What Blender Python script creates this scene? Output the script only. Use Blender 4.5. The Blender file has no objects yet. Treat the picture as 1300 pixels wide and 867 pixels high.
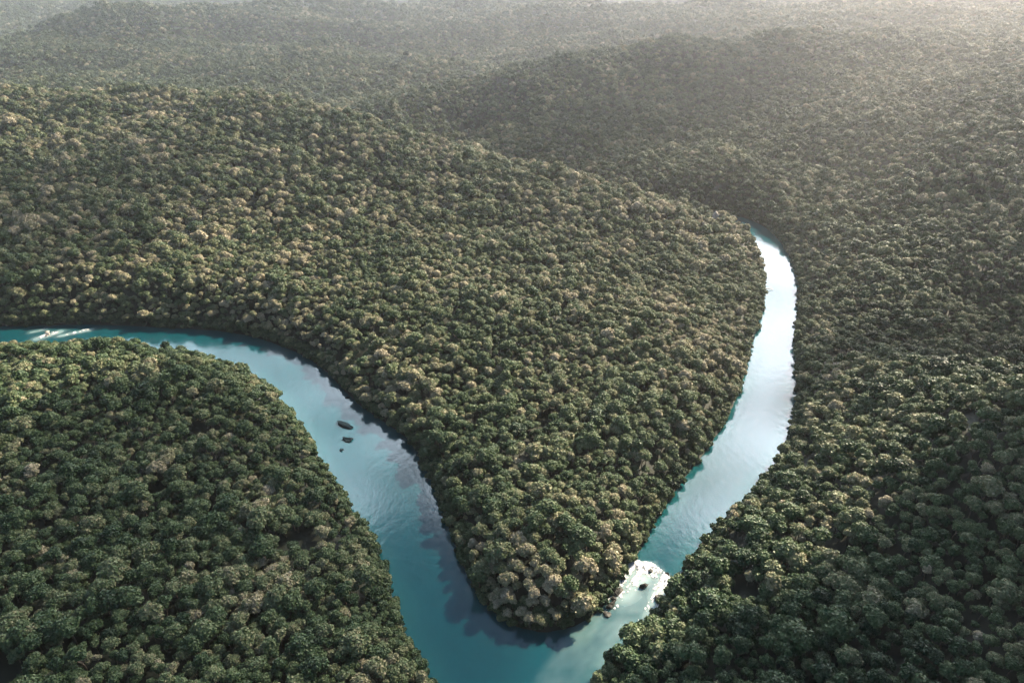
import bpy, bmesh, math, random
import numpy as np
from mathutils import Vector

random.seed(7)
RNG = np.random.default_rng(11)
scene = bpy.context.scene
C = scene.collection
R = math.radians

# ------------------------------------------------------------------ settings
CAM_H, PITCH = 160.0, 28.0
SUN_EL, SUN_AZ = 35.0, 46.0            # azimuth measured from the view direction (+Y) towards +X
SUN_DIR = Vector((math.cos(R(SUN_EL)) * math.sin(R(SUN_AZ)), math.cos(R(SUN_EL)) * math.cos(R(SUN_AZ)), math.sin(R(SUN_EL))))
F = 867.0 / 650.0                       # focal length over half the picture width
HAZE_DENSITY = 0.0001

# ------------------------------------------------------------------ noise helpers (numpy)
def _hash(ix, iy, s):
    n = (ix.astype(np.int64) * 374761393 + iy.astype(np.int64) * 668265263 + s * 974634211) & 0xFFFFFFFF
    n = ((n ^ (n >> 13)) * 1274126177) & 0xFFFFFFFF
    n = n ^ (n >> 16)
    return (n & 0xFFFF) / 65535.0

def vnoise(x, y, s=0):
    ix, iy = np.floor(x), np.floor(y)
    fx, fy = x - ix, y - iy
    fx, fy = fx * fx * fx * (fx * (fx * 6 - 15) + 10), fy * fy * fy * (fy * (fy * 6 - 15) + 10)
    a, b = _hash(ix, iy, s), _hash(ix + 1, iy, s)
    c, d = _hash(ix, iy + 1, s), _hash(ix + 1, iy + 1, s)
    return (a + (b - a) * fx) * (1 - fy) + (c + (d - c) * fx) * fy

def fbm(x, y, s=0, octv=4):
    t, a, n = 0.0, 0.5, 0.0
    for k in range(octv):
        t = t + a * vnoise(x * 2 ** k + 17.3 * k, y * 2 ** k - 9.1 * k, s + k)
        n += a
        a *= 0.5
    return t / n

def sstep(a, b, x):
    t = np.clip((x - a) / (b - a), 0, 1)
    return t * t * (3 - 2 * t)

# ------------------------------------------------------------------ the river's banks and the lie of the land (metres)
BANK_FAR = [(-900,350),(-560,338),(-400,322),(-264,317),(-225,321),(-184,317),(-140,312),(-107,293),(-87,275),(-68,247),(-51,230),(-40,219),(-32,202),(-25,184),(-19,165),(-14,151),(-8,139),(1,131),(12,129)]
BANK_POINT = [(24,135),(31,146),(36,153),(43,165),(50,177),(61,194),(75,213),(89,234),(103,262),(119,299),(134,331),(148,369),(161,420),(168,462)]
BANK_HIDDEN = [(154,483),(104,503),(35,560),(-40,622),(-130,672),(-260,738),(-268,768),(-140,703),(-25,658),(55,592),(112,534),(164,510)]
BANK_RIGHT = [(178,500),(187,472),(181,413),(168,363),(146,313),(132,273),(122,245),(108,216),(93,195),(75,176),(58,159),(50,145),(38,132),(26,118),(21,114),(14,95),(18,60),(40,-20),(60,-160)]
BANK_POOL = [(-10,-160),(-18,-20),(-22,60),(-19,95),(-20,111),(-25,121),(-30,129),(-37,146),(-45,165),(-58,183),(-69,200),(-81,221),(-95,240),(-110,257),(-127,273),(-152,282),(-186,286),(-219,286),(-240,284),(-400,288),(-560,302),(-900,312)]

def chaikin(p, n=2):
    p = np.array(p, float)
    for _ in range(n):
        q = np.roll(p, -1, 0)
        p = np.stack([p * .75 + q * .25, p * .25 + q * .75], 1).reshape(-1, 2)
    return p

RIVER = chaikin(BANK_FAR + BANK_POINT + BANK_HIDDEN + BANK_RIGHT + BANK_POOL, 2)

def river_distance(x, y):
    """signed distance to the river bank: positive on land, negative on the water"""
    x, y = np.asarray(x, float).ravel(), np.asarray(y, float).ravel()
    best = np.full(x.shape, 1e12)
    inside = np.zeros(x.shape, bool)
    A, B = RIVER, np.roll(RIVER, -1, 0)
    for (ax, ay), (bx, by) in zip(A, B):
        dx, dy = bx - ax, by - ay
        L = dx * dx + dy * dy + 1e-9
        t = np.clip(((x - ax) * dx + (y - ay) * dy) / L, 0, 1)
        best = np.minimum(best, (x - ax - t * dx) ** 2 + (y - ay - t * dy) ** 2)
        if ay != by:
            c = ((ay > y) != (by > y)) & (x < (bx - ax) * (y - ay) / (by - ay) + ax)
            inside ^= c
    d = np.sqrt(best)
    return np.where(inside, -d, d)

CTL = [(-455,640,65),(-344,630,69),(-213,610,73),(-127,575,61),(-31,540,40),(59,512,25),(152,466,8),(-177,425,23),(-249,485,44),(-100,420,19),(-19,295,13),(8,200,8),(-3,245,8),(12,158,10),(78,305,8),(85,415,10),(-26,445,22),(-251,430,37),(-201,545,54),(-345,560,51),(-121,760,39),(-77,790,55),(-9,815,68),(99,845,79),(185,875,90),(339,920,99),(38,680,26),(42,762,46),(171,600,17),(192,690,35),(214,790,59),(126,770,53),(278,430,31),(311,500,52),(363,600,63),(461,780,76),(665,1150,85),(324,440,54),(396,560,75),(548,800,90),(130,238,19),(140,188,39),(146,164,47),(209,290,-1),(175,285,2),(245,290,-6),(217,312,13),(264,330,23),(218,380,13),(105,158,22),(130,138,39),(67,113,16),(104,103,28),(100,88,33),(77,140,15),(-142,178,12),(-168,224,13),(-101,144,11),(-118,117,11),(-51,121,6),(-78,177,6),(-203,240,11),(-515,1200,33),(-474,1090,17),(-298,1280,68),(-126,1120,39),(-968,1400,38),(-773,1100,27),(-816,1550,68),(-518,1650,82),(-96,1850,93),(374,1800,90),(818,1750,89),(-1559,2300,50),
(-291,345,19),(-205,350,19),(60,505,32),(128,470,13),(104,482,20),(-150,660,12),(-20,620,8),(70,575,5),(-280,720,16),(-420,760,20),(-230,860,14),(-420,930,14),(-560,760,22),(-60,760,10),(200,545,22),(150,595,22),(232,530,14),(-90,850,22),(-10,895,34),(95,925,46),(200,955,56),(345,1010,70),(-60,985,20),(60,1030,28),(190,1070,42),(-960,1530,10),(-760,1690,16),(-540,1800,24),(-330,1400,26),(-90,2020,34),(380,1980,44),(-180,1230,22),(-300,100,13),(-300,200,15),(-500,200,23),(-500,450,30),(-700,640,50),(300,200,33),(420,350,55),(600,600,78),(260,60,38),(160,20,33),(80,30,19),(-120,40,11),(-60,20,6),(1200,1500,98),(0,3200,118),(-1500,3000,124),(1500,3000,116),(2500,2500,104),(-2500,2500,122),(0,5000,160),(-3500,6000,165),(3500,6000,160),(0,9000,200),(-2200,2000,80),(1500,400,88),(-1500,400,54),(900,0,64),(-900,0,38),(0,-400,18)]
CTL = np.array(CTL, float)
def _phi(r2):
    return np.sqrt(r2 + 45.0 ** 2)
_n = len(CTL)
_A = np.zeros((_n + 3, _n + 3))
_A[:_n, :_n] = _phi((CTL[:, None, 0] - CTL[None, :, 0]) ** 2 + (CTL[:, None, 1] - CTL[None, :, 1]) ** 2) - 0.4 * np.eye(_n) * 10
_A[:_n, _n] = 1; _A[:_n, _n + 1] = CTL[:, 0]; _A[:_n, _n + 2] = CTL[:, 1]
_A[_n:, :_n] = _A[:_n, _n:].T
_W = np.linalg.solve(_A, np.concatenate([CTL[:, 2], [0, 0, 0]]))

def land_height(x, y, d=None):
    x, y = np.asarray(x, float).ravel(), np.asarray(y, float).ravel()
    if d is None:
        d = river_distance(x, y)
    g = _W[_n] + _W[_n + 1] * x + _W[_n + 2] * y
    for k in range(_n):
        g = g + _W[k] * _phi((x - CTL[k, 0]) ** 2 + (y - CTL[k, 1]) ** 2)
    near = np.sqrt(x * x + y * y)
    g = g + (fbm(x / 95., y / 95., 3, 3) - .5) * (12 + 8 * sstep(500, 1000, near)) * sstep(5, 60, d)
    far = sstep(900, 1700, near)
    rid = 1 - np.abs(2 * fbm((x + 300 * vnoise(x / 900, y / 900, 4)) / 620., y / 430., 8, 3) - 1)
    g = g + far * (rid - .72) * 110 + far * (fbm(x / 160., y / 160., 21, 3) - .5) * 22
    g = np.maximum(g, 1.2 + 1.5 * sstep(0, 30, d))
    bank = 0.35 + 0.75 * np.maximum(d, 0)
    top = -np.log(np.exp(-np.clip(g, 0, 400) / 3.) + np.exp(-np.clip(bank, 0, 400) / 3.)) * 3.    # soft minimum
    top = np.where(bank > 200, g, top)
    return np.where(d > 0, np.maximum(top, .12), -np.minimum(-d * .5, 3.0) - .02)

# ------------------------------------------------------------------ materials
def new_mat(name):
    m = bpy.data.materials.new(name)
    m.use_nodes = True
    nt = m.node_tree
    nt.nodes.clear()
    out = nt.nodes.new('ShaderNodeOutputMaterial')
    return m, nt, out

def node(nt, typ, **kw):
    n = nt.nodes.new(typ)
    for k, v in kw.items():
        if k in ('inputs',):
            for kk, vv in v.items():
                n.inputs[kk].default_value = vv
        else:
            setattr(n, k, v)
    return n

def ramp(nt, stops, interp='LINEAR'):
    n = nt.nodes.new('ShaderNodeValToRGB')
    cr = n.color_ramp
    cr.interpolation = interp
    while len(cr.elements) < len(stops):
        cr.elements.new(0.5)
    for e, (p, c) in zip(cr.elements, stops):
        e.position = p
        e.color = (*c, 1)
    return n

LEAF_STOPS = [(0.0, (.010, .028, .012)), (.22, (.026, .056, .023)), (.45, (.060, .098, .039)), (.66, (.118, .146, .070)), (.84, (.22, .205, .115)), (1.0, (.37, .325, .225))]

def leaf_material():
    m, nt, out = new_mat('gum_leaves')
    at = node(nt, 'ShaderNodeAttribute', attribute_type='INSTANCER', attribute_name='tint')
    lv = node(nt, 'ShaderNodeAttribute', attribute_type='GEOMETRY', attribute_name='leaf_var')
    a = node(nt, 'ShaderNodeMath', operation='MULTIPLY_ADD'); a.inputs[1].default_value = .46
    nt.links.new(lv.outputs['Fac'], a.inputs[0]); 
    s = node(nt, 'ShaderNodeMath', operation='SUBTRACT'); s.inputs[1].default_value = .23
    nt.links.new(at.outputs['Fac'], s.inputs[0])
    nt.links.new(s.outputs[0], a.inputs[2])
    cr = ramp(nt, LEAF_STOPS)
    nt.links.new(a.outputs[0], cr.inputs[0])
    p = node(nt, 'ShaderNodeBsdfPrincipled')
    p.inputs['Roughness'].default_value = .5
    p.inputs['Specular IOR Level'].default_value = .22
    nt.links.new(cr.outputs[0], p.inputs['Base Color'])
    t = node(nt, 'ShaderNodeBsdfTranslucent')
    nt.links.new(cr.outputs[0], t.inputs[0])
    mx = node(nt, 'ShaderNodeMixShader'); mx.inputs[0].default_value = .12
    nt.links.new(p.outputs[0], mx.inputs[1]); nt.links.new(t.outputs[0], mx.inputs[2])
    nt.links.new(mx.outputs[0], out.inputs['Surface'])
    return m

def simple_mat(name, c1, c2, scale, rough=.8, bump=.3, spec=.3):
    m, nt, out = new_mat(name)
    tc = node(nt, 'ShaderNodeTexCoord')
    nz = node(nt, 'ShaderNodeTexNoise'); nz.inputs['Scale'].default_value = scale; nz.inputs['Detail'].default_value = 6
    nt.links.new(tc.outputs['Object'], nz.inputs['Vector'])
    cr = ramp(nt, [(.35, c1), (.65, c2)])
    nt.links.new(nz.outputs['Fac'], cr.inputs[0])
    p = node(nt, 'ShaderNodeBsdfPrincipled')
    p.inputs['Roughness'].default_value = rough
    p.inputs['Specular IOR Level'].default_value = spec
    nt.links.new(cr.outputs[0], p.inputs['Base Color'])
    b = node(nt, 'ShaderNodeBump'); b.inputs['Strength'].default_value = bump; b.inputs['Distance'].default_value = .2
    nt.links.new(nz.outputs['Fac'], b.inputs['Height']); nt.links.new(b.outputs[0], p.inputs['Normal'])
    nt.links.new(p.outputs[0], out.inputs['Surface'])
    return m

M_LEAF = leaf_material()
M_BARK = simple_mat('pale_gum_bark', (.07, .055, .04), (.16, .13, .10), 1.5)
M_SOIL = simple_mat('leaf_litter_soil', (.006, .011, .007), (.015, .019, .011), .12)
M_ROCK = simple_mat('wet_dark_rock', (.004, .010, .015), (.010, .018, .023), .9, .9, .6, .04)
M_WET = simple_mat('splashed_brown_rock', (.016, .018, .016), (.055, .055, .048), .9, .6, .6, .2)
M_PALE = simple_mat('weathered_sandstone', (.26, .23, .19), (.50, .45, .39), .8, .85, .6)
M_DEAD = simple_mat('bleached_timber', (.42, .37, .31), (.66, .60, .52), 1.2, .8, .3)

def water_material():
    m, nt, out = new_mat('river_water')
    milky = node(nt, 'ShaderNodeAttribute', attribute_type='GEOMETRY', attribute_name='aerated')
    shal = node(nt, 'ShaderNodeAttribute', attribute_type='GEOMETRY', attribute_name='shallow')
    tc = node(nt, 'ShaderNodeTexCoord')
    m1 = node(nt, 'ShaderNodeMixRGB'); m1.inputs[1].default_value = (.0010, .042, .055, 1); m1.inputs[2].default_value = (.005, .060, .068, 1)
    nt.links.new(shal.outputs['Fac'], m1.inputs[0])
    m2 = node(nt, 'ShaderNodeMixRGB'); m2.inputs[2].default_value = (.22, .31, .31, 1)
    nt.links.new(milky.outputs['Fac'], m2.inputs[0]); nt.links.new(m1.outputs[0], m2.inputs[1])
    p = node(nt, 'ShaderNodeBsdfPrincipled')
    p.inputs['Subsurface Weight'].default_value = 1.0
    p.inputs['Subsurface Radius'].default_value = (2.0, 5.0, 6.0)
    p.inputs['Subsurface Scale'].default_value = .8
    p.inputs['Specular Tint'].default_value = (.84, .95, 1.0, 1)
    p.inputs['IOR'].default_value = 1.5
    p.inputs['Roughness'].default_value = .05
    nt.links.new(m2.outputs[0], p.inputs['Base Color'])
    ra = node(nt, 'ShaderNodeMath', operation='MULTIPLY_ADD'); ra.inputs[1].default_value = .45; ra.inputs[2].default_value = .11
    nt.links.new(milky.outputs['Fac'], ra.inputs[0]); nt.links.new(ra.outputs[0], p.inputs['Roughness'])
    n1 = node(nt, 'ShaderNodeTexNoise'); n1.inputs['Scale'].default_value = .45; n1.inputs['Detail'].default_value = 4
    mp = node(nt, 'ShaderNodeMapping'); mp.inputs['Scale'].default_value = (1, .55, 1); mp.inputs['Rotation'].default_value = (0, 0, R(-28))
    nt.links.new(tc.outputs['Object'], mp.inputs[0]); nt.links.new(mp.outputs[0], n1.inputs['Vector'])
    b = node(nt, 'ShaderNodeBump'); b.inputs['Strength'].default_value = .10; b.inputs['Distance'].default_value = .5
    nt.links.new(n1.outputs['Fac'], b.inputs['Height']); nt.links.new(b.outputs[0], p.inputs['Normal'])
    nt.links.new(p.outputs[0], out.inputs['Surface'])
    return m

def foam_material():
    m, nt, out = new_mat('white_water_foam')
    p = node(nt, 'ShaderNodeBsdfPrincipled')
    p.inputs['Base Color'].default_value = (.50, .52, .53, 1)
    p.inputs['Roughness'].default_value = .55
    p.inputs['Subsurface Weight'].default_value = 0
    nt.links.new(p.outputs[0], out.inputs['Surface'])
    return m

# ------------------------------------------------------------------ mesh helpers
def mesh_from(name, verts, faces, mats, face_mat=None, smooth=False):
    me = bpy.data.meshes.new(name)
    me.from_pydata([tuple(v) for v in verts], [], [tuple(f) for f in faces])
    for m in mats:
        me.materials.append(m)
    if face_mat is not None:
        me.polygons.foreach_set('material_index', np.asarray(face_mat, np.int32))
    if smooth:
        me.polygons.foreach_set('use_smooth', np.ones(len(me.polygons), bool))
    me.update()
    return me

def grid_mesh(name, xs, ys, zfun, mat):
    X, Y = np.meshgrid(xs, ys)
    Z = zfun(X.ravel(), Y.ravel())
    v = np.stack([X.ravel(), Y.ravel(), Z], 1).astype(np.float32)
    nx, ny = len(xs), len(ys)
    i = np.arange(nx * ny).reshape(ny, nx)
    q = np.stack([i[:-1, :-1], i[:-1, 1:], i[1:, 1:], i[1:, :-1]], -1).reshape(-1, 4)
    return quads_mesh(name, v, q, mat)

def quads_mesh(name, v, q, mat):
    me = bpy.data.meshes.new(name)
    me.vertices.add(len(v)); me.vertices.foreach_set('co', v.astype(np.float32).ravel())
    me.loops.add(len(q) * 4); me.loops.foreach_set('vertex_index', q.astype(np.int32).ravel())
    me.polygons.add(len(q))
    me.polygons.foreach_set('loop_start', np.arange(0, len(q) * 4, 4, dtype=np.int32))
    me.polygons.foreach_set('loop_total', np.full(len(q), 4, np.int32))
    me.polygons.foreach_set('use_smooth', np.ones(len(q), bool))
    me.materials.append(mat)
    me.update(calc_edges=True)
    me.validate()
    return me

def link(name, data, parent=None, loc=(0, 0, 0)):
    o = bpy.data.objects.new(name, data)
    C.objects.link(o)
    o.parent = parent
    o.location = loc
    return o

def tag(o, label=None, cat=None, group=None, kind=None):
    if label: o['label'] = label
    if cat: o['category'] = cat
    if group: o['group'] = group
    if kind: o['kind'] = kind
    return o

# ------------------------------------------------------------------ ground and river
def axis(parts):
    a = [parts[0][0]]
    for x0, x1, st0, st1 in parts:
        x = x0
        while x < x1 - 1e-6:
            t = (x - x0) / (x1 - x0)
            x = min(x1, x + st0 + (st1 - st0) * t)
            a.append(x)
    return np.array(a)

xs = axis([(-9000, -1200, 400, 40), (-1200, -380, 40, 4), (-380, 380, 2.5, 2.5), (380, 1200, 4, 40), (1200, 9000, 40, 400)])
ys = axis([(-700, 40, 50, 4), (40, 560, 2.5, 2.5), (560, 1400, 3, 10), (1400, 3200, 10, 40), (3200, 12000, 40, 500)])
ground = link('ground', grid_mesh('ground', xs, ys, land_height, M_SOIL))
tag(ground, 'forest floor of the rolling hills, dark leaf litter soil', 'ground', kind='structure')

# river sheet (1.6 m cells kept where the water is)
def river_sheet():
    st = 1.6
    xs = np.arange(-620, 230, st); ys = np.arange(-60, 860, st)
    X, Y = np.meshgrid(xs, ys)
    sd = river_distance(X.ravel(), Y.ravel()).reshape(X.shape)
    i = np.arange(X.size).reshape(X.shape)
    q = np.stack([i[:-1, :-1], i[:-1, 1:], i[1:, 1:], i[1:, :-1]], -1).reshape(-1, 4)
    keep = sd.ravel()[q].min(1) < 2.5
    q = q[keep]
    used, inv = np.unique(q, return_inverse=True)
    v = np.stack([X.ravel()[used], Y.ravel()[used], np.zeros(len(used))], 1)
    me = quads_mesh('river', v, inv.reshape(-1, 4), water_material())
    return me, v, sd.ravel()[used]

# the rapids: a weir of boulders across the arm, white water below it running down to the pool
WEIR_A, WEIR_B = np.array([33.5, 155.5]), np.array([52.5, 147.5])
FLOW = np.array([-.56, -.83]); FLOW /= np.linalg.norm(FLOW)
ACROSS = np.array([FLOW[1], -FLOW[0]])
W_MID = (WEIR_A + WEIR_B) / 2
def flow_coords(x, y):
    s = (x - W_MID[0]) * FLOW[0] + (y - W_MID[1]) * FLOW[1]      # metres below the weir
    t = (x - W_MID[0]) * ACROSS[0] + (y - W_MID[1]) * ACROSS[1]
    return s, t

def aeration(x, y):
    s, t = flow_coords(x, y)
    s = s + 3.2 * (np.abs(t - 1.0) / 8.0) ** 1.3 * -1 + 2.5
    w = .6 * fbm(t / 2.6 + 5, s / 15., 31, 4) + .4 * fbm(x / 3., y / 3., 37, 3)
    a = sstep(-1.2, 1.0, s) * (1 - .62 * sstep(4, 26, s)) * (1 - .75 * sstep(30, 62, s))
    side = 1 - sstep(8.5, 12.5, np.abs(t + .02 * s))
    return np.clip(a * side * (.50 + 1.7 * (w - .40)), 0, 1)

rm, rv, rsd = river_sheet()
at = rm.attributes.new('aerated', 'FLOAT', 'POINT')
aer = aeration(rv[:, 0], rv[:, 1]) * .95
def seg_mask(x, y, a, b, w):
    a, b = np.array(a), np.array(b); d = b - a; L = d @ d
    t = np.clip(((x - a[0]) * d[0] + (y - a[1]) * d[1]) / L, 0, 1)
    return np.exp(-((x - a[0] - t * d[0]) ** 2 + (y - a[1] - t * d[1]) ** 2) / (w * w))
for a_, b_, w_ in (((-239, 304), (-232, 311), 2.6), ((-229, 307), (-217, 314), 1.8), ((-246, 311), (-241, 314), 1.6)):   # the riffle up the narrow arm
    aer = np.maximum(aer, .8 * seg_mask(rv[:, 0], rv[:, 1], a_, b_, w_) * (.3 + 1.1 * fbm(rv[:, 0] / 2.2, rv[:, 1] / 1.6, 66, 3)))
at.data.foreach_set('value', aer.astype(np.float32))
at = rm.attributes.new('shallow', 'FLOAT', 'POINT')
at.data.foreach_set('value', sstep(-9, 0, rsd + 3 * (vnoise(rv[:, 0] / 14, rv[:, 1] / 14, 5) - .5)).astype(np.float32))
river = link('river', rm)
tag(river, 'turquoise river winding through the forest in two arms', 'river', kind='structure')

M_FOAM = foam_material()
def foam_sheet(name, x0, x1, y0, y1, dens, st=.2, h=.5, thr=.5, seed=41):
    xs = np.arange(x0, x1, st); ys = np.arange(y0, y1, st)
    X, Y = np.meshgrid(xs, ys)
    x, y = X.ravel(), Y.ravel()
    m = dens(x, y)
    s, t = flow_coords(x, y)
    wob = 1.6 * (fbm(x / 5., y / 5., seed + 5, 2) - .5)
    n = .60 * (1 - np.abs(2 * fbm((t + wob) / 1.1, s / 5.5, seed, 4) - 1)) ** 1.6 + .40 * fbm(x / .6, y / .6, seed + 9, 3)
    val = m * (1 + (n - .52) * 3.6)
    z = .035 + np.clip(val - thr + .1, 0, 1) * h * (.4 + 1.2 * fbm(x / 1.1, y / 1.1, seed + 3, 3))
    i = np.arange(X.size).reshape(X.shape)
    q = np.stack([i[:-1, :-1], i[:-1, 1:], i[1:, 1:], i[1:, :-1]], -1).reshape(-1, 4)
    q = q[(val[q].mean(1) > thr)]
    used, inv = np.unique(q, return_inverse=True)
    return link(name, quads_mesh(name, np.stack([x, y, z], 1)[used], inv.reshape(-1, 4), M_FOAM))

def rapid_density(x, y):
    s, t = flow_coords(x, y)
    sc = s - 3.2 * (np.abs(t - 1.0) / 8.0) ** 1.3 + 2.5
    side = 1 - sstep(8.8, 11.5, np.abs(t))
    core = sstep(-1.0, .4, sc) * (1.08 - .62 * sstep(1.2, 6, sc))
    tail = 1 - sstep(7, 42, sc)
    legs = np.maximum(np.exp(-((t - 4.5) / 3.0) ** 2), np.exp(-((t + 6.0) / 3.5) ** 2))
    return side * core * (.42 + .58 * tail) * (.62 + .45 * legs) * (sc < 46) + .38 * side * np.exp(-((sc - .6) / .9) ** 2)

foam = foam_sheet('foam', 2, 62, 104, 164, rapid_density, thr=.72)
tag(foam, 'white foam of the rapids tumbling over boulders between the two pools', 'foam', kind='stuff')
def riffle_density(x, y):
    return (.45 + .75 * (fbm(x / 1.4, y / .9, 63, 3) > .5)) * .64 * np.maximum.reduce([seg_mask(x, y, (-238, 305), (-234, 311), 2.2), seg_mask(x, y, (-228, 307), (-219, 314), 1.3), seg_mask(x, y, (-244, 312), (-242, 314), 1.6)])
foam2 = foam_sheet('foam', -255, -205, 298, 322, riffle_density, st=.25, thr=.70, seed=77)
tag(foam2, 'small white riffle far up the narrow dark arm of the river', 'foam', kind='stuff')

# ------------------------------------------------------------------ trees: crown and trunk meshes
def ico(sub):
    bm = bmesh.new()
    bmesh.ops.create_icosphere(bm, subdivisions=sub, radius=1)
    v = np.array([p.co[:] for p in bm.verts]); f = [[q.index for q in fc.verts] for fc in bm.faces]
    bm.free()
    return v, f
ICO1 = ico(2)

def crown_shape(seed, rad, height, base, nl, leaf, n_leaf, flat=1.0):
    """leaf clumps over a handful of lobes; returns verts, faces, leaf variation per face"""
    r = np.random.default_rng(seed)
    lobes = [(np.array([0, 0, base + height * .62]), rad * .52)]
    k = 0
    ang0 = r.uniform(0, 6.28)
    while len(lobes) < nl:
        a = ang0 + k * 2.399 + r.uniform(-.4, .4)
        q = math.sqrt((k + .8) / nl) * rad * r.uniform(.62, .80)
        zz = base + height * (.72 - .52 * (q / rad) ** 2 * flat + r.uniform(-.14, .14))
        lobes.append((np.array([q * math.cos(a), q * math.sin(a), zz]), rad * r.uniform(.22, .46)))
        k += 1
    V, Fq, var = [], [], []
    nv = 0
    for c, lr in lobes:
        # inner mass of the lobe
        v, f = ICO1
        dv = v * (lr * .80) * (1 + .16 * np.sin(v @ r.normal(size=3) * 4 + r.uniform(0, 6)))[:, None] * np.array([1, 1, .85]) + c
        V.append(dv); Fq += [[nv + a for a in t] for t in f]; nv += len(v)
        lv = r.uniform(.3, .6)
        var += [lv] * len(f)
        n = int(n_leaf * (lr / (rad * .36)) ** 2)
        d = r.normal(size=(n, 3)); d[:, 2] = d[:, 2] + .35
        d /= np.linalg.norm(d, axis=1)[:, None]
        p = c + d * np.array([1, 1, .88]) * (lr * r.uniform(.76, 1.22, n))[:, None]
        ok = np.ones(n, bool)
        for c2, r2 in lobes:
            if c2 is not c:
                ok &= np.linalg.norm(p - c2, axis=1) > r2 * .80
        ok &= p[:, 2] > base - .2
        p, d = p[ok], d[ok]
        nn = d + r.normal(size=d.shape) * .55 + np.array([0, 0, .25])
        nn /= np.linalg.norm(nn, axis=1)[:, None]
        t1 = np.cross(nn, r.normal(size=nn.shape)); t1 /= np.linalg.norm(t1, axis=1)[:, None]
        t2 = np.cross(nn, t1)
        s = leaf * r.uniform(.6, 1.35, len(p))[:, None]
        asp = r.uniform(.55, 1.0, len(p))[:, None]
        qv = np.stack([p - t1 * s, p - t2 * s * asp + nn * s * .2, p + t1 * s, p + t2 * s * asp + nn * s * .2], 1).reshape(-1, 3)
        V.append(qv)
        Fq += [[nv + 4 * j, nv + 4 * j + 1, nv + 4 * j + 2, nv + 4 * j + 3] for j in range(len(p))]
        var += list(np.clip(lv + r.normal(size=len(p)) * .22, 0, 1))
        nv += 4 * len(p)
    return np.concatenate(V), Fq, np.array(var)

def trunk_shape(seed, top, r0):
    r = np.random.default_rng(seed)
    V, Fq = [], []
    def limb(p0, p1, ra, rb, seg=4, ns=6):
        base = len(V)
        p0, p1 = np.array(p0, float), np.array(p1, float)
        bend = r.normal(size=3) * .12 * np.linalg.norm(p1 - p0); bend[2] = 0
        for i in range(seg + 1):
            t = i / seg
            c = p0 + (p1 - p0) * t + bend * math.sin(math.pi * t)
            rr = ra + (rb - ra) * t
            for j in range(ns):
                a = 2 * math.pi * j / ns
                V.append(c + np.array([rr * math.cos(a), rr * math.sin(a), 0]))
        for i in range(seg):
            for j in range(ns):
                Fq.append([base + i * ns + j, base + i * ns + (j + 1) % ns, base + (i + 1) * ns + (j + 1) % ns, base + (i + 1) * ns + j])
    fork = top * .55
    limb((0, 0, -.8), (0, 0, fork), r0, r0 * .7)
    for k in range(4):
        a = k * 1.57 + r.uniform(-.4, .4)
        q = r.uniform(.9, 1.9)
        limb((0, 0, fork - .15), (q * math.cos(a), q * math.sin(a), top * r.uniform(.85, .98)), r0 * .55, r0 * .2)
    return V, Fq

# kinds of crown: (name word, radius, height, base, lobes, flatness)
KINDS = [('rounded', 3.5, 5.4, 4.2, 7, 1.3), ('rounded', 3.8, 5.8, 4.4, 8, 1.4), ('rounded', 3.2, 5.0, 5.2, 6, 1.2),
         ('spreading', 4.3, 4.2, 4.0, 9, .9), ('spreading', 4.6, 4.4, 3.8, 10, 1.0), ('spreading', 4.1, 4.4, 4.0, 8, .8),
         ('narrow', 2.6, 6.2, 3.6, 5, 1.3), ('narrow', 2.8, 6.6, 3.8, 6, 1.2)]
N_TREE_KINDS = len(KINDS)
KINDS += [('low', 2.2, 2.6, .3, 6, .8), ('low', 2.6, 2.4, .2, 7, .9)]     # bank shrubs
CROWNS, TRUNKS, WHOLE = [], [], []
for k, (_w, rad, hgt, base, nl, fl) in enumerate(KINDS):
    v, f, var = crown_shape(100 + k, rad, hgt, base, nl, .42, 150, fl)
    cm = mesh_from('crown_%s' % _w, v, f, [M_LEAF])
    a = cm.attributes.new('leaf_var', 'FLOAT', 'FACE'); a.data.foreach_set('value', var.astype(np.float32))
    tv, tf = trunk_shape(300 + k, base + hgt * .62, .26)
    tm = mesh_from('trunk_%s' % _w, tv, tf, [M_BARK], smooth=True)
    CROWNS.append(cm); TRUNKS.append(tm)
    nv = len(v)
    wf = f + [[i + nv for i in q] for q in tf]
    wm = mesh_from('gum_%s' % _w, np.concatenate([v, np.array(tv)]), wf, [M_LEAF, M_BARK], [0] * len(f) + [1] * len(tf))
    a = wm.attributes.new('leaf_var', 'FLOAT', 'FACE'); a.data.foreach_set('value', np.concatenate([var, np.zeros(len(tf))]).astype(np.float32))
    WHOLE.append(wm)

# ------------------------------------------------------------------ where the trees stand
def stand(x0, x1, y0, y1, sp, rmin, rmax):
    """jittered triangular lattice over a ring of distances"""
    dy = sp * .866
    ny, nx = int((y1 - y0) / dy), int((x1 - x0) / sp)
    J, I = np.meshgrid(np.arange(nx), np.arange(ny))
    x = x0 + (J + .5 * (I % 2)) * sp; y = y0 + I * dy
    x = x.ravel() + RNG.uniform(-.36, .36, x.size) * sp; y = y.ravel() + RNG.uniform(-.36, .36, y.size) * sp
    rr = np.hypot(x, y)
    wedge = (np.abs(x) < 75 + .98 * np.maximum(y, 0)) & (rr >= rmin) & (rr < rmax)
    return x[wedge], y[wedge]

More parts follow.
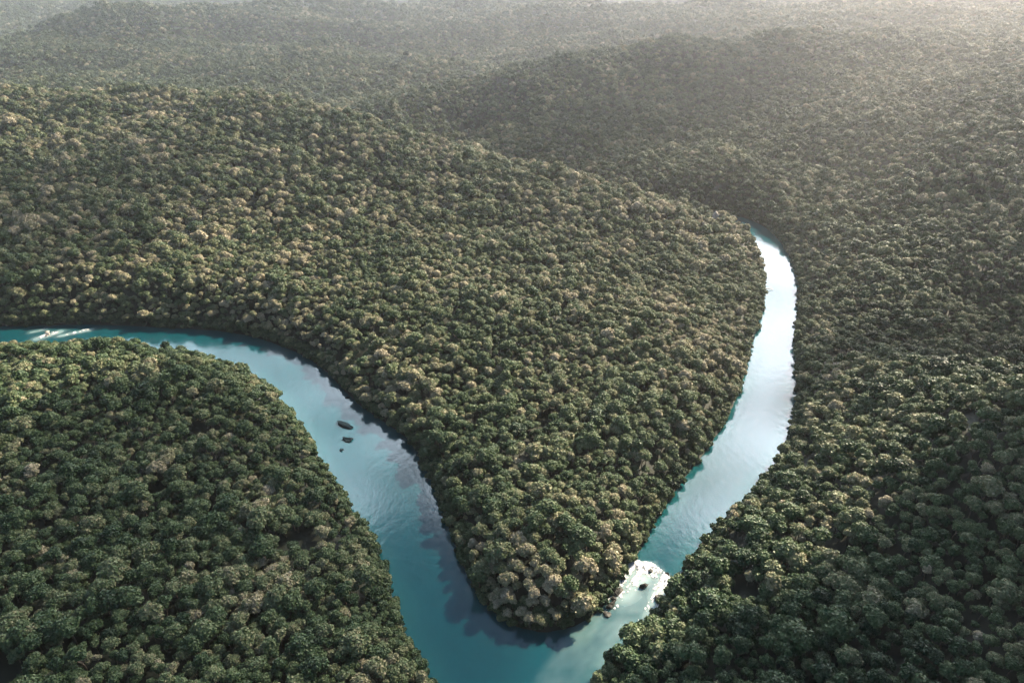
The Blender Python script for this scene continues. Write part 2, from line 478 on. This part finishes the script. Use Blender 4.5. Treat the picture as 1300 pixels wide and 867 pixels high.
PX, PY, PS = [], [], []
for sp, rmin, rmax, sc in ((3.05, 0, 420, .515), (3.8, 420, 900, .63), (5.2, 900, 1700, .80), (8.5, 1700, 3400, 1.3), (18.0, 3400, 6500, 2.6)):
    x, y = stand(-rmax, rmax, 20, rmax, sp, rmin, rmax)
    PX.append(x); PY.append(y); PS.append(np.full(len(x), sc))
PX, PY, PS = map(np.concatenate, (PX, PY, PS))
PD = np.full(len(PX), 300.0)
nr = np.hypot(PX, PY) < 1100
PD[nr] = river_distance(PX[nr], PY[nr])
keep = (PD > .3) & ((fbm(PX / 13., PY / 13., 91, 2) < .80) | (PD < 6)) & (np.hypot(PX - 142, PY - 461) > 5.0)
PX, PY, PS, PD = PX[keep], PY[keep], PS[keep], PD[keep]
PZ = land_height(PX, PY, PD) - .15
N = len(PX)

# paler leaf tints brighten the hill between the two arms against the near slopes
def in_polygon(x, y, poly):
    ins = np.zeros(len(x), bool)
    for (ax, ay), (bx, by) in zip(poly, poly[1:] + poly[:1]):
        if ay != by:
            ins ^= ((ay > y) != (by > y)) & (x < (bx - ax) * (y - ay) / (by - ay) + ax)
    return ins
mid_hill = in_polygon(PX, PY, BANK_FAR + BANK_POINT + BANK_HIDDEN[:6] + [(-900, 760)])
tint = np.where(mid_hill, .65, np.where(PY < 300, .44, .48)) + .45 * (fbm(PX / 60., PY / 60., 51, 4) - .5) + .42 * (fbm(PX / 17., PY / 17., 57, 2) - .5) + RNG.normal(size=N) * .16
tint += .10 * (RNG.random(N) > .86) * RNG.random(N) * 2
scale = PS * (1 + .5 * (fbm(PX / 26., PY / 26., 71, 2) - .5)) * np.clip(RNG.lognormal(0, .26, N), .58, 1.85)
rim = sstep(14, 2, PD)
scale *= 1 - .12 * rim
kind = RNG.choice(N_TREE_KINDS, N, p=[.17, .16, .17, .12, .10, .12, .08, .08])
rot = RNG.uniform(0, 6.283, N)
# shrubs that overhang the water all along the banks
_bx, _by = stand(-620, 620, 40, 620, 1.7, 0, 620)
_bd = river_distance(_bx, _by)
_ok = (_bd > -.2) & (_bd < 4.2) & (RNG.random(len(_bx)) < .75)
_bx, _by, _bd = _bx[_ok], _by[_ok], _bd[_ok]
_nb = len(_bx)
PX, PY, PD = np.concatenate([PX, _bx]), np.concatenate([PY, _by]), np.concatenate([PD, _bd])
PZ = np.concatenate([PZ, land_height(_bx, _by, _bd) - .15]); PS = np.concatenate([PS, np.ones(_nb)])
tint = np.concatenate([tint, .30 + RNG.normal(size=_nb) * .15]); scale = np.concatenate([scale, RNG.uniform(.45, .9, _nb)])
kind = np.concatenate([kind, RNG.integers(N_TREE_KINDS, len(KINDS), _nb)]); rot = np.concatenate([rot, RNG.uniform(0, 6.283, _nb)])
N = len(PX)
tint = np.clip(tint, 0, 1)

# ------------------------------------------------------------------ the trees that show largest: things of their own
cam_v = Vector((0, 0, CAM_H))
cp, sp_ = math.cos(R(PITCH)), math.sin(R(PITCH))
top = PZ + 7.0 * scale
zc = PY * cp - (top - CAM_H) * sp_
uc = PX / zc * F
vc = (PY * sp_ + (top - CAM_H) * cp) / zc * F
inview = (kind < N_TREE_KINDS) & (zc > 0) & (np.abs(uc) < .985) & (vc > -.65) & (vc < .66)
dist = np.sqrt(PX ** 2 + PY ** 2 + (CAM_H - top) ** 2)
size = np.array([k[1] for k in KINDS])[kind] * scale / dist
cand = np.where(inview)[0]
chosen = cand[np.argsort(-size[cand])[:300]]
is_thing = np.zeros(N, bool); is_thing[chosen] = True

def colour_word(t):
    return 'deep green' if t < .22 else 'dark olive' if t < .40 else 'olive' if t < .55 else 'khaki' if t < .70 else 'tawny'
def size_word(s):
    return 'small' if s < .9 else 'large' if s > 1.14 else 'middling'
def place_word(x, y):
    if y > 128 and -60 < x < 60 and river_side(x, y) == 'point':
        return 'on the wooded point'
    return 'on the turquoise pool hill' if x < 0 else 'on the rapids-side hill'
def river_side(x, y):
    if x < -8:
        return 'pool' if y < 300 and not _in_point(x, y) else 'point'
    return 'point' if _in_point(x, y) else 'rapids'
_PT = np.array(BANK_FAR[3:] + BANK_POINT + [(-264, 455)], float)
def _in_point(x, y):
    ins = False
    for (ax, ay), (bx, by) in zip(_PT, np.roll(_PT, -1, 0)):
        if (ay > y) != (by > y) and x < (bx - ax) * (y - ay) / (by - ay) + ax:
            ins = not ins
    return ins

ORD = ['nearest', 'second', 'third', 'fourth', 'fifth', 'sixth', 'seventh', 'eighth', 'ninth', 'tenth', 'eleventh', 'twelfth', 'thirteenth', 'fourteenth', 'fifteenth', 'sixteenth', 'seventeenth', 'eighteenth', 'nineteenth', 'twentieth']
classes = {}
for i in chosen:
    key = (size_word(scale[i] / PS[i]), colour_word(tint[i]), KINDS[kind[i]][0], place_word(PX[i], PY[i]))
    classes.setdefault(key, []).append(i)
labels = {}
for key, ids in classes.items():
    ids.sort(key=lambda i: PD[i])
    for n, i in enumerate(ids):
        o = '' if len(ids) == 1 else ('nearest the water, ' if n == 0 else '%s nearest the water, ' % ORD[min(n, 19)])
        labels[i] = '%s %s %s-crowned gum, %s%s' % (key[0], key[1], {'rounded': 'round', 'spreading': 'wide', 'narrow': 'narrow'}[key[2]], o, key[3])

def make_tree(k, t):
    root = link('gum_tree', None)
    cr = link('crown', CROWNS[k], root); cr['tint'] = t
    link('trunk', TRUNKS[k], root)
    return root
protos = {}
for i in chosen:
    k = int(kind[i])
    if k not in protos:
        root = make_tree(k, float(tint[i])); protos[k] = (root, list(root.children))
    else:
        src, kids = protos[k]
        root = src.copy(); C.objects.link(root)
        for ch in kids:
            c = ch.copy(); C.objects.link(c); c.parent = root
            if 'tint' in c.keys():
                c['tint'] = float(tint[i])
    root.location = (PX[i], PY[i], PZ[i])
    root.rotation_euler = (0, 0, rot[i])
    root.scale = (scale[i],) * 3
    tag(root, labels[i], 'tree', 'gum trees of the near slopes')

# ------------------------------------------------------------------ the rest of the forest: one object of geometry-node instances
rest = ~is_thing
fm = bpy.data.meshes.new('forest')
nR = int(rest.sum())
fm.vertices.add(nR)
fm.vertices.foreach_set('co', np.stack([PX[rest], PY[rest], PZ[rest]], 1).astype(np.float32).ravel())
for nm, arr in (('tint', tint), ('tree_scale', scale), ('tree_rot', rot)):
    a = fm.attributes.new(nm, 'FLOAT', 'POINT'); a.data.foreach_set('value', arr[rest].astype(np.float32))
a = fm.attributes.new('tree_kind', 'INT', 'POINT'); a.data.foreach_set('value', kind[rest].astype(np.int32))
forest = link('forest', fm)
tag(forest, 'dense gum forest covering the hills as far as one can see', 'forest', kind='stuff')
for m in (M_LEAF, M_BARK):
    fm.materials.append(m)

ng = bpy.data.node_groups.new('forest_scatter', 'GeometryNodeTree')
ng.interface.new_socket('Geometry', in_out='INPUT', socket_type='NodeSocketGeometry')
ng.interface.new_socket('Geometry', in_out='OUTPUT', socket_type='NodeSocketGeometry')
gi, go = ng.nodes.new('NodeGroupInput'), ng.nodes.new('NodeGroupOutput')
join = ng.nodes.new('GeometryNodeJoinGeometry')
insts = []
for wm in WHOLE:
    src = bpy.data.objects.new(wm.name, wm)          # not linked to the scene: only the source of the scatter's meshes
    oi = ng.nodes.new('GeometryNodeObjectInfo'); oi.inputs['Object'].default_value = src
    g2i = ng.nodes.new('GeometryNodeGeometryToInstance')
    ng.links.new(oi.outputs['Geometry'], g2i.inputs[0])
    insts.append(g2i)
for g2i in reversed(insts):                           # the last link made comes first in a join
    ng.links.new(g2i.outputs[0], join.inputs[0])
iop = ng.nodes.new('GeometryNodeInstanceOnPoints')
iop.inputs['Pick Instance'].default_value = True
def named(nm, typ):
    n = ng.nodes.new('GeometryNodeInputNamedAttribute'); n.data_type = typ; n.inputs[0].default_value = nm
    return n.outputs[0]
comb = ng.nodes.new('ShaderNodeCombineXYZ')
ng.links.new(named('tree_rot', 'FLOAT'), comb.inputs['Z'])
ng.links.new(gi.outputs[0], iop.inputs['Points'])
ng.links.new(join.outputs[0], iop.inputs['Instance'])
ng.links.new(named('tree_kind', 'INT'), iop.inputs['Instance Index'])
ng.links.new(comb.outputs[0], iop.inputs['Rotation'])
ng.links.new(named('tree_scale', 'FLOAT'), iop.inputs['Scale'])
ng.links.new(iop.outputs[0], go.inputs[0])
md = forest.modifiers.new('scatter', 'NODES'); md.node_group = ng

# ------------------------------------------------------------------ rocks and dead timber
def rock_mesh(seed, sx, sy, sz, mat):
    r = np.random.default_rng(seed)
    v, f = ico(4)
    for _ in range(16):
        n = r.normal(size=3); n /= np.linalg.norm(n)
        v = v - np.maximum(v @ n - r.uniform(.45, .85), 0)[:, None] * n * .95
    for q, a in ((3., .10), (7., .05), (15., .025)):
        k = r.normal(size=(6, 3)) * q
        v = v * (1 + a * np.sin(v @ k.T + r.uniform(0, 6, 6)).sum(1) / 2)[:, None]
    v = v * np.array([sx, sy, sz])
    v[:, 0] += .12 * sx * (v[:, 1] / sy) ** 2
    return mesh_from('rock', v, f, [mat])

def rock(x, y, sx, sy, sz, rz, mat, label, z=0.0, seed=1, group=None, name='rock'):
    o = link(name, rock_mesh(seed, sx, sy, sz, mat))
    o.location = (x, y, z); o.rotation_euler = (0, 0, R(rz))
    tag(o, label, 'rock', group)

MID = 'dark rocks in the pale river arm'
rock(-68.5, 229.5, 5.0, 2.4, .9, -32, M_ROCK, 'largest dark rock breaking the surface of the pale river arm', .1, 1, MID)
rock(-64.4, 218.6, 3.6, 2.0, .8, -42, M_ROCK, 'second largest dark rock in the pale river arm, just below the largest', .1, 2, MID)
rock(-71.0, 249.2, 1.1, .8, .5, 10, M_ROCK, 'small lone dark rock upstream of the largest rock', .1, 3, MID)
rock(-65.6, 211.8, 1.0, .8, .5, 0, M_ROCK, 'small dark rock close to the golden bank trees below the big rocks', .1, 4, MID)
rock(-57.2, 236.8, 1.9, 1.0, .8, -30, M_ROCK, 'dark rock hugging the forested far bank above the pale reach', .2, 5, MID)
RAP = 'boulders of the rapids'
rapids = [(38.6, 145.6, 1.5, 1.1, 1.2, 20, 'dark boulder standing alone amid the white foam'),
 (33.2, 148.6, 1.2, .9, .9, 60, 'dark boulder at the top of the foaming chute beside the wooded point'),
 (30.6, 143.2, 2.2, 1.2, 1.3, 55, 'long dark boulder between the wooded point and the white chute'),
 (28.2, 138.6, 1.9, 1.2, 1.2, 40, 'dark boulder at the foot of the point where the chute runs out'),
 (26.4, 135.4, 1.3, 1.0, .9, 15, 'lowest dark boulder at the very tip of the wooded point'),
 (29.4, 141.0, .9, .7, .8, 0, 'small dark boulder wedged between the two long ones by the point'),
 (42.6, 141.2, 1.8, 1.4, 1.1, 80, 'broad dark boulder at the foot of the foam by the opposite bank'),
 (46.6, 150.2, 1.1, .8, .8, 0, 'dark boulder on the lip of the rapids in midstream'),
 (41.8, 151.6, .9, .7, .7, 30, 'small dark boulder on the lip where the two foam tongues part'),
 (51.2, 147.8, 1.4, 1.0, 1.0, 15, 'dark boulder at the end of the rapids lip against the rapids bank')]
for k, (x, y, a, b, c, rz, lb) in enumerate(rapids):
    rock(x + .5, y - .2, a * 1.1, b * 1.1, c * 1.0, rz, M_WET, lb, .15, 20 + k, RAP)
rock(-235.6, 307.6, 1.6, 1.1, 1.3, 20, M_PALE, 'pale boulder in the small riffle of the narrow dark arm', .1, 41)
rock(-238.2, 311.2, 1.2, .9, .9, 60, M_PALE, 'smaller pale boulder upstream in the riffle of the narrow dark arm', .1, 42)
rock(52.6, 183.6, 1.6, .9, 1.0, 60, M_PALE, 'pale sandstone ledge on the bank of the point above the rapids', .4, 43)
bz = float(land_height([142.], [463.])[0])
rock(142, 463, 3.2, 2.2, 5.0, 25, M_PALE, 'bright sandstone outcrop among trees near the far river bend', bz + 3.2, 44)

def fallen_trunk():
    V, Fq = [], []
    p = [(141, 366, 3.2), (144.5, 364.8, 1.9), (148, 364.2, .9), (151.5, 364.3, .45)]
    for i, (x, y, z) in enumerate(p):
        rr = .42 - .09 * i
        for j in range(7):
            a = 2 * math.pi * j / 7
            V.append((x + .1 * math.cos(a), y + rr * math.cos(a), z + rr * math.sin(a)))
    for i in range(3):
        for j in range(7):
            Fq.append([i * 7 + j, i * 7 + (j + 1) % 7, (i + 1) * 7 + (j + 1) % 7, (i + 1) * 7 + j])
    Fq.append(list(range(6, -1, -1))); Fq.append(list(range(21, 28)))
    o = link('fallen_trunk', mesh_from('fallen_trunk', V, Fq, [M_DEAD], smooth=True))
    tag(o, 'bleached fallen trunk leaning from the bank into the bright river arm', 'log')
fallen_trunk()

# ------------------------------------------------------------------ haze: one closed box of thin even air
def haze_box(x0, x1, y0, y1, z0, z1):
    v = [(x, y, z) for z in (z0, z1) for y in (y0, y1) for x in (x0, x1)]
    f = [(0, 2, 3, 1), (4, 5, 7, 6), (0, 1, 5, 4), (1, 3, 7, 5), (3, 2, 6, 7), (2, 0, 4, 6)]
    m, nt, out = new_mat('thin_haze')
    pv = node(nt, 'ShaderNodeVolumePrincipled')
    pv.inputs['Color'].default_value = (.94, .95, .95, 1)
    pv.inputs['Density'].default_value = HAZE_DENSITY
    pv.inputs['Anisotropy'].default_value = .75
    nt.links.new(pv.outputs[0], out.inputs['Volume'])
    o = link('haze', mesh_from('haze', v, f, [m]))
    tag(o, 'thin pale haze lying over the valley and far hills', 'haze', kind='stuff')
haze_box(-9100, 9100, -800, 12100, -6, 330)

# ------------------------------------------------------------------ unseen clouds, added to throw shade on the slopes
def shade_cloud(px, py, pz, alt, sx, sy, sz, rz, seed, dens):
    t = (alt - pz) / SUN_DIR.z
    r = np.random.default_rng(seed)
    bm = bmesh.new()
    bmesh.ops.create_icosphere(bm, subdivisions=5, radius=1)
    k = r.normal(size=(6, 3)) * np.array([2, 2, 3, 4, 5, 6])[:, None]; ph = r.uniform(0, 6.28, 6)
    for v in bm.verts:
        p = np.array(v.co)
        d = 1 + (np.sin(k @ p + ph) * np.array([.14, .12, .08, .06, .05, .04])).sum()
        v.co = Vector((p[0] * d * sx, p[1] * d * sy, max(p[2] * d, -.35) * sz))
    me = bpy.data.meshes.new('shade_cloud'); bm.to_mesh(me); bm.free()
    me.polygons.foreach_set('use_smooth', np.ones(len(me.polygons), bool))
    m, nt, out = new_mat('shade_cloud_vapour')
    pv = node(nt, 'ShaderNodeVolumePrincipled')
    pv.inputs['Color'].default_value = (.98, .98, 1, 1); pv.inputs['Density'].default_value = dens; pv.inputs['Anisotropy'].default_value = .3
    nt.links.new(pv.outputs[0], out.inputs['Volume'])
    me.materials.append(m)
    o = link('shade_cloud', me, None, (px + SUN_DIR.x * t, py + SUN_DIR.y * t, alt)); o.rotation_euler = (0, 0, R(rz))
    tag(o, 'one of the unseen clouds added to shade the slopes', 'shade_cloud', 'unseen clouds added for shade', 'stuff')
shade_cloud(-360, 400, 25, 640, 150, 75, 50, 0, 2, .012)
shade_cloud(110, 690, 25, 640, 170, 60, 60, 20, 1, .009)
shade_cloud(205, 278, 12, 600, 75, 24, 40, 4, 8, .02)
shade_cloud(375, 590, 60, 600, 34, 20, 20, 0, 6, .035)
shade_cloud(-125, 135, 10, 560, 100, 75, 45, -10, 5, .018)
shade_cloud(122, 68, 30, 560, 150, 74, 60, 20, 3, .12)

# ------------------------------------------------------------------ sky, clouds, sun
w = bpy.data.worlds.new('World'); scene.world = w; w.use_nodes = True
nt = w.node_tree; nt.nodes.clear()
out = node(nt, 'ShaderNodeOutputWorld')
sky = node(nt, 'ShaderNodeTexSky', sky_type='NISHITA')
sky.sun_disc = False
sky.sun_elevation = R(SUN_EL)
sky.sun_rotation = R(SUN_AZ)
sky.altitude = 300; sky.air_density = 1.0; sky.dust_density = 1.2; sky.ozone_density = 1.0
bg = node(nt, 'ShaderNodeBackground'); bg.inputs['Strength'].default_value = .05
nt.links.new(sky.outputs[0], bg.inputs[0])
tc = node(nt, 'ShaderNodeTexCoord')
sep = node(nt, 'ShaderNodeSeparateXYZ'); nt.links.new(tc.outputs['Generated'], sep.inputs[0])
def M(op, a, b=None, c=None, clamp=False):
    n = node(nt, 'ShaderNodeMath', operation=op); n.use_clamp = clamp
    for i, v in enumerate((a, b, c)):
        if v is None: continue
        if isinstance(v, (int, float)): n.inputs[i].default_value = v
        else: nt.links.new(v, n.inputs[i])
    return n.outputs[0]
den = M('ADD', M('MAXIMUM', sep.outputs['Z'], 0.02), .18)
px, py = M('DIVIDE', sep.outputs['X'], den), M('DIVIDE', sep.outputs['Y'], den)
cmb = node(nt, 'ShaderNodeCombineXYZ'); nt.links.new(px, cmb.inputs[0]); nt.links.new(py, cmb.inputs[1])
nz = node(nt, 'ShaderNodeTexNoise'); nz.inputs['Scale'].default_value = 2.6; nz.inputs['Detail'].default_value = 8; nz.inputs['Roughness'].default_value = .55
nt.links.new(cmb.outputs[0], nz.inputs['Vector'])
nz2 = node(nt, 'ShaderNodeTexNoise'); nz2.inputs['Scale'].default_value = 7.5; nz2.inputs['Detail'].default_value = 6
nt.links.new(cmb.outputs[0], nz2.inputs['Vector'])
# a bank of cloud stands over the horizon and thins out overhead
low = node(nt, 'ShaderNodeMapRange', interpolation_type='SMOOTHSTEP')
for i, v in ((1, .58), (2, .76), (3, .46), (4, -.34)): low.inputs[i].default_value = v
nt.links.new(sep.outputs['Z'], low.inputs[0])
cov = node(nt, 'ShaderNodeMapRange', interpolation_type='SMOOTHSTEP')
for i, v in ((1, .42), (2, .66), (3, 0), (4, 1)): cov.inputs[i].default_value = v
nt.links.new(M('ADD', nz.outputs['Fac'], low.outputs[0]), cov.inputs[0])
# the bank stands in front, the sky behind the viewer is clear
front = node(nt, 'ShaderNodeMapRange', interpolation_type='SMOOTHSTEP')
for i, v in ((1, .60), (2, .88), (3, 0), (4, 1)): front.inputs[i].default_value = v
fd = node(nt, 'ShaderNodeVectorMath', operation='DOT_PRODUCT'); fd.inputs[1].default_value = (.17, .985, 0)
hn = node(nt, 'ShaderNodeVectorMath', operation='NORMALIZE')
hm = node(nt, 'ShaderNodeVectorMath', operation='MULTIPLY'); hm.inputs[1].default_value = (1, 1, 0)
nt.links.new(tc.outputs['Generated'], hm.inputs[0]); nt.links.new(hm.outputs[0], hn.inputs[0]); nt.links.new(hn.outputs[0], fd.inputs[0])
nt.links.new(fd.outputs['Value'], front.inputs[0])
cover = M('MULTIPLY', cov.outputs[0], front.outputs[0])
# sunlit cloud glows brightest round the sun
dot = node(nt, 'ShaderNodeVectorMath', operation='DOT_PRODUCT')
dot.inputs[1].default_value = SUN_DIR
nt.links.new(tc.outputs['Generated'], dot.inputs[0])
glow = M('POWER', M('MAXIMUM', dot.outputs['Value'], 0.0), 7.0)
lum = M('MULTIPLY', M('MULTIPLY_ADD', glow, 1.2, 1.4), M('MAXIMUM', M('MULTIPLY_ADD', nz2.outputs['Fac'], 5.6, -1.85), .22))
ce = node(nt, 'ShaderNodeBackground')
cc = ramp(nt, [(.04, (.74, .86, .97)), (.30, (.94, .92, 1.0))]); nt.links.new(glow, cc.inputs[0]); nt.links.new(cc.outputs[0], ce.inputs[0])
nt.links.new(lum, ce.inputs['Strength'])
mx = node(nt, 'ShaderNodeMixShader')
nt.links.new(cover, mx.inputs[0]); nt.links.new(bg.outputs[0], mx.inputs[1]); nt.links.new(ce.outputs[0], mx.inputs[2])
nt.links.new(mx.outputs[0], out.inputs['Surface'])

sl = bpy.data.lights.new('sun', 'SUN'); sl.energy = 5.0; sl.angle = R(.5); sl.color = (1.0, .84, .63)
so = link('sun', sl)
so.rotation_euler = SUN_DIR.to_track_quat('Z', 'Y').to_euler()
so.location = (0, 0, 400)

# ------------------------------------------------------------------ camera and render settings
cd = bpy.data.cameras.new('camera'); cd.sensor_width = 36; cd.lens = 18 * F
cd.clip_start = 1; cd.clip_end = 40000
co = link('camera', cd, None, (0, 0, CAM_H)); co.rotation_euler = (R(90 - PITCH), 0, 0)
scene.camera = co
vs = scene.view_settings
vs.view_transform = 'Standard'; vs.look = 'None'; vs.exposure = 2.0; vs.gamma = 1; vs.use_curve_mapping = False
cy = scene.cycles
cy.max_bounces = 5; cy.diffuse_bounces = 1; cy.glossy_bounces = 3; cy.transmission_bounces = 2; cy.volume_bounces = 1; cy.transparent_max_bounces = 8
cy.use_adaptive_sampling = True; cy.adaptive_threshold = .015
cy.use_denoising = True
print('top', float((PZ + 13 * scale).max()), float(max(v.co.z for v in ground.data.vertices)), float(min(v.co.z for v in ground.data.vertices)));print('trees', N, 'things', len(chosen), 'classes', len(classes))
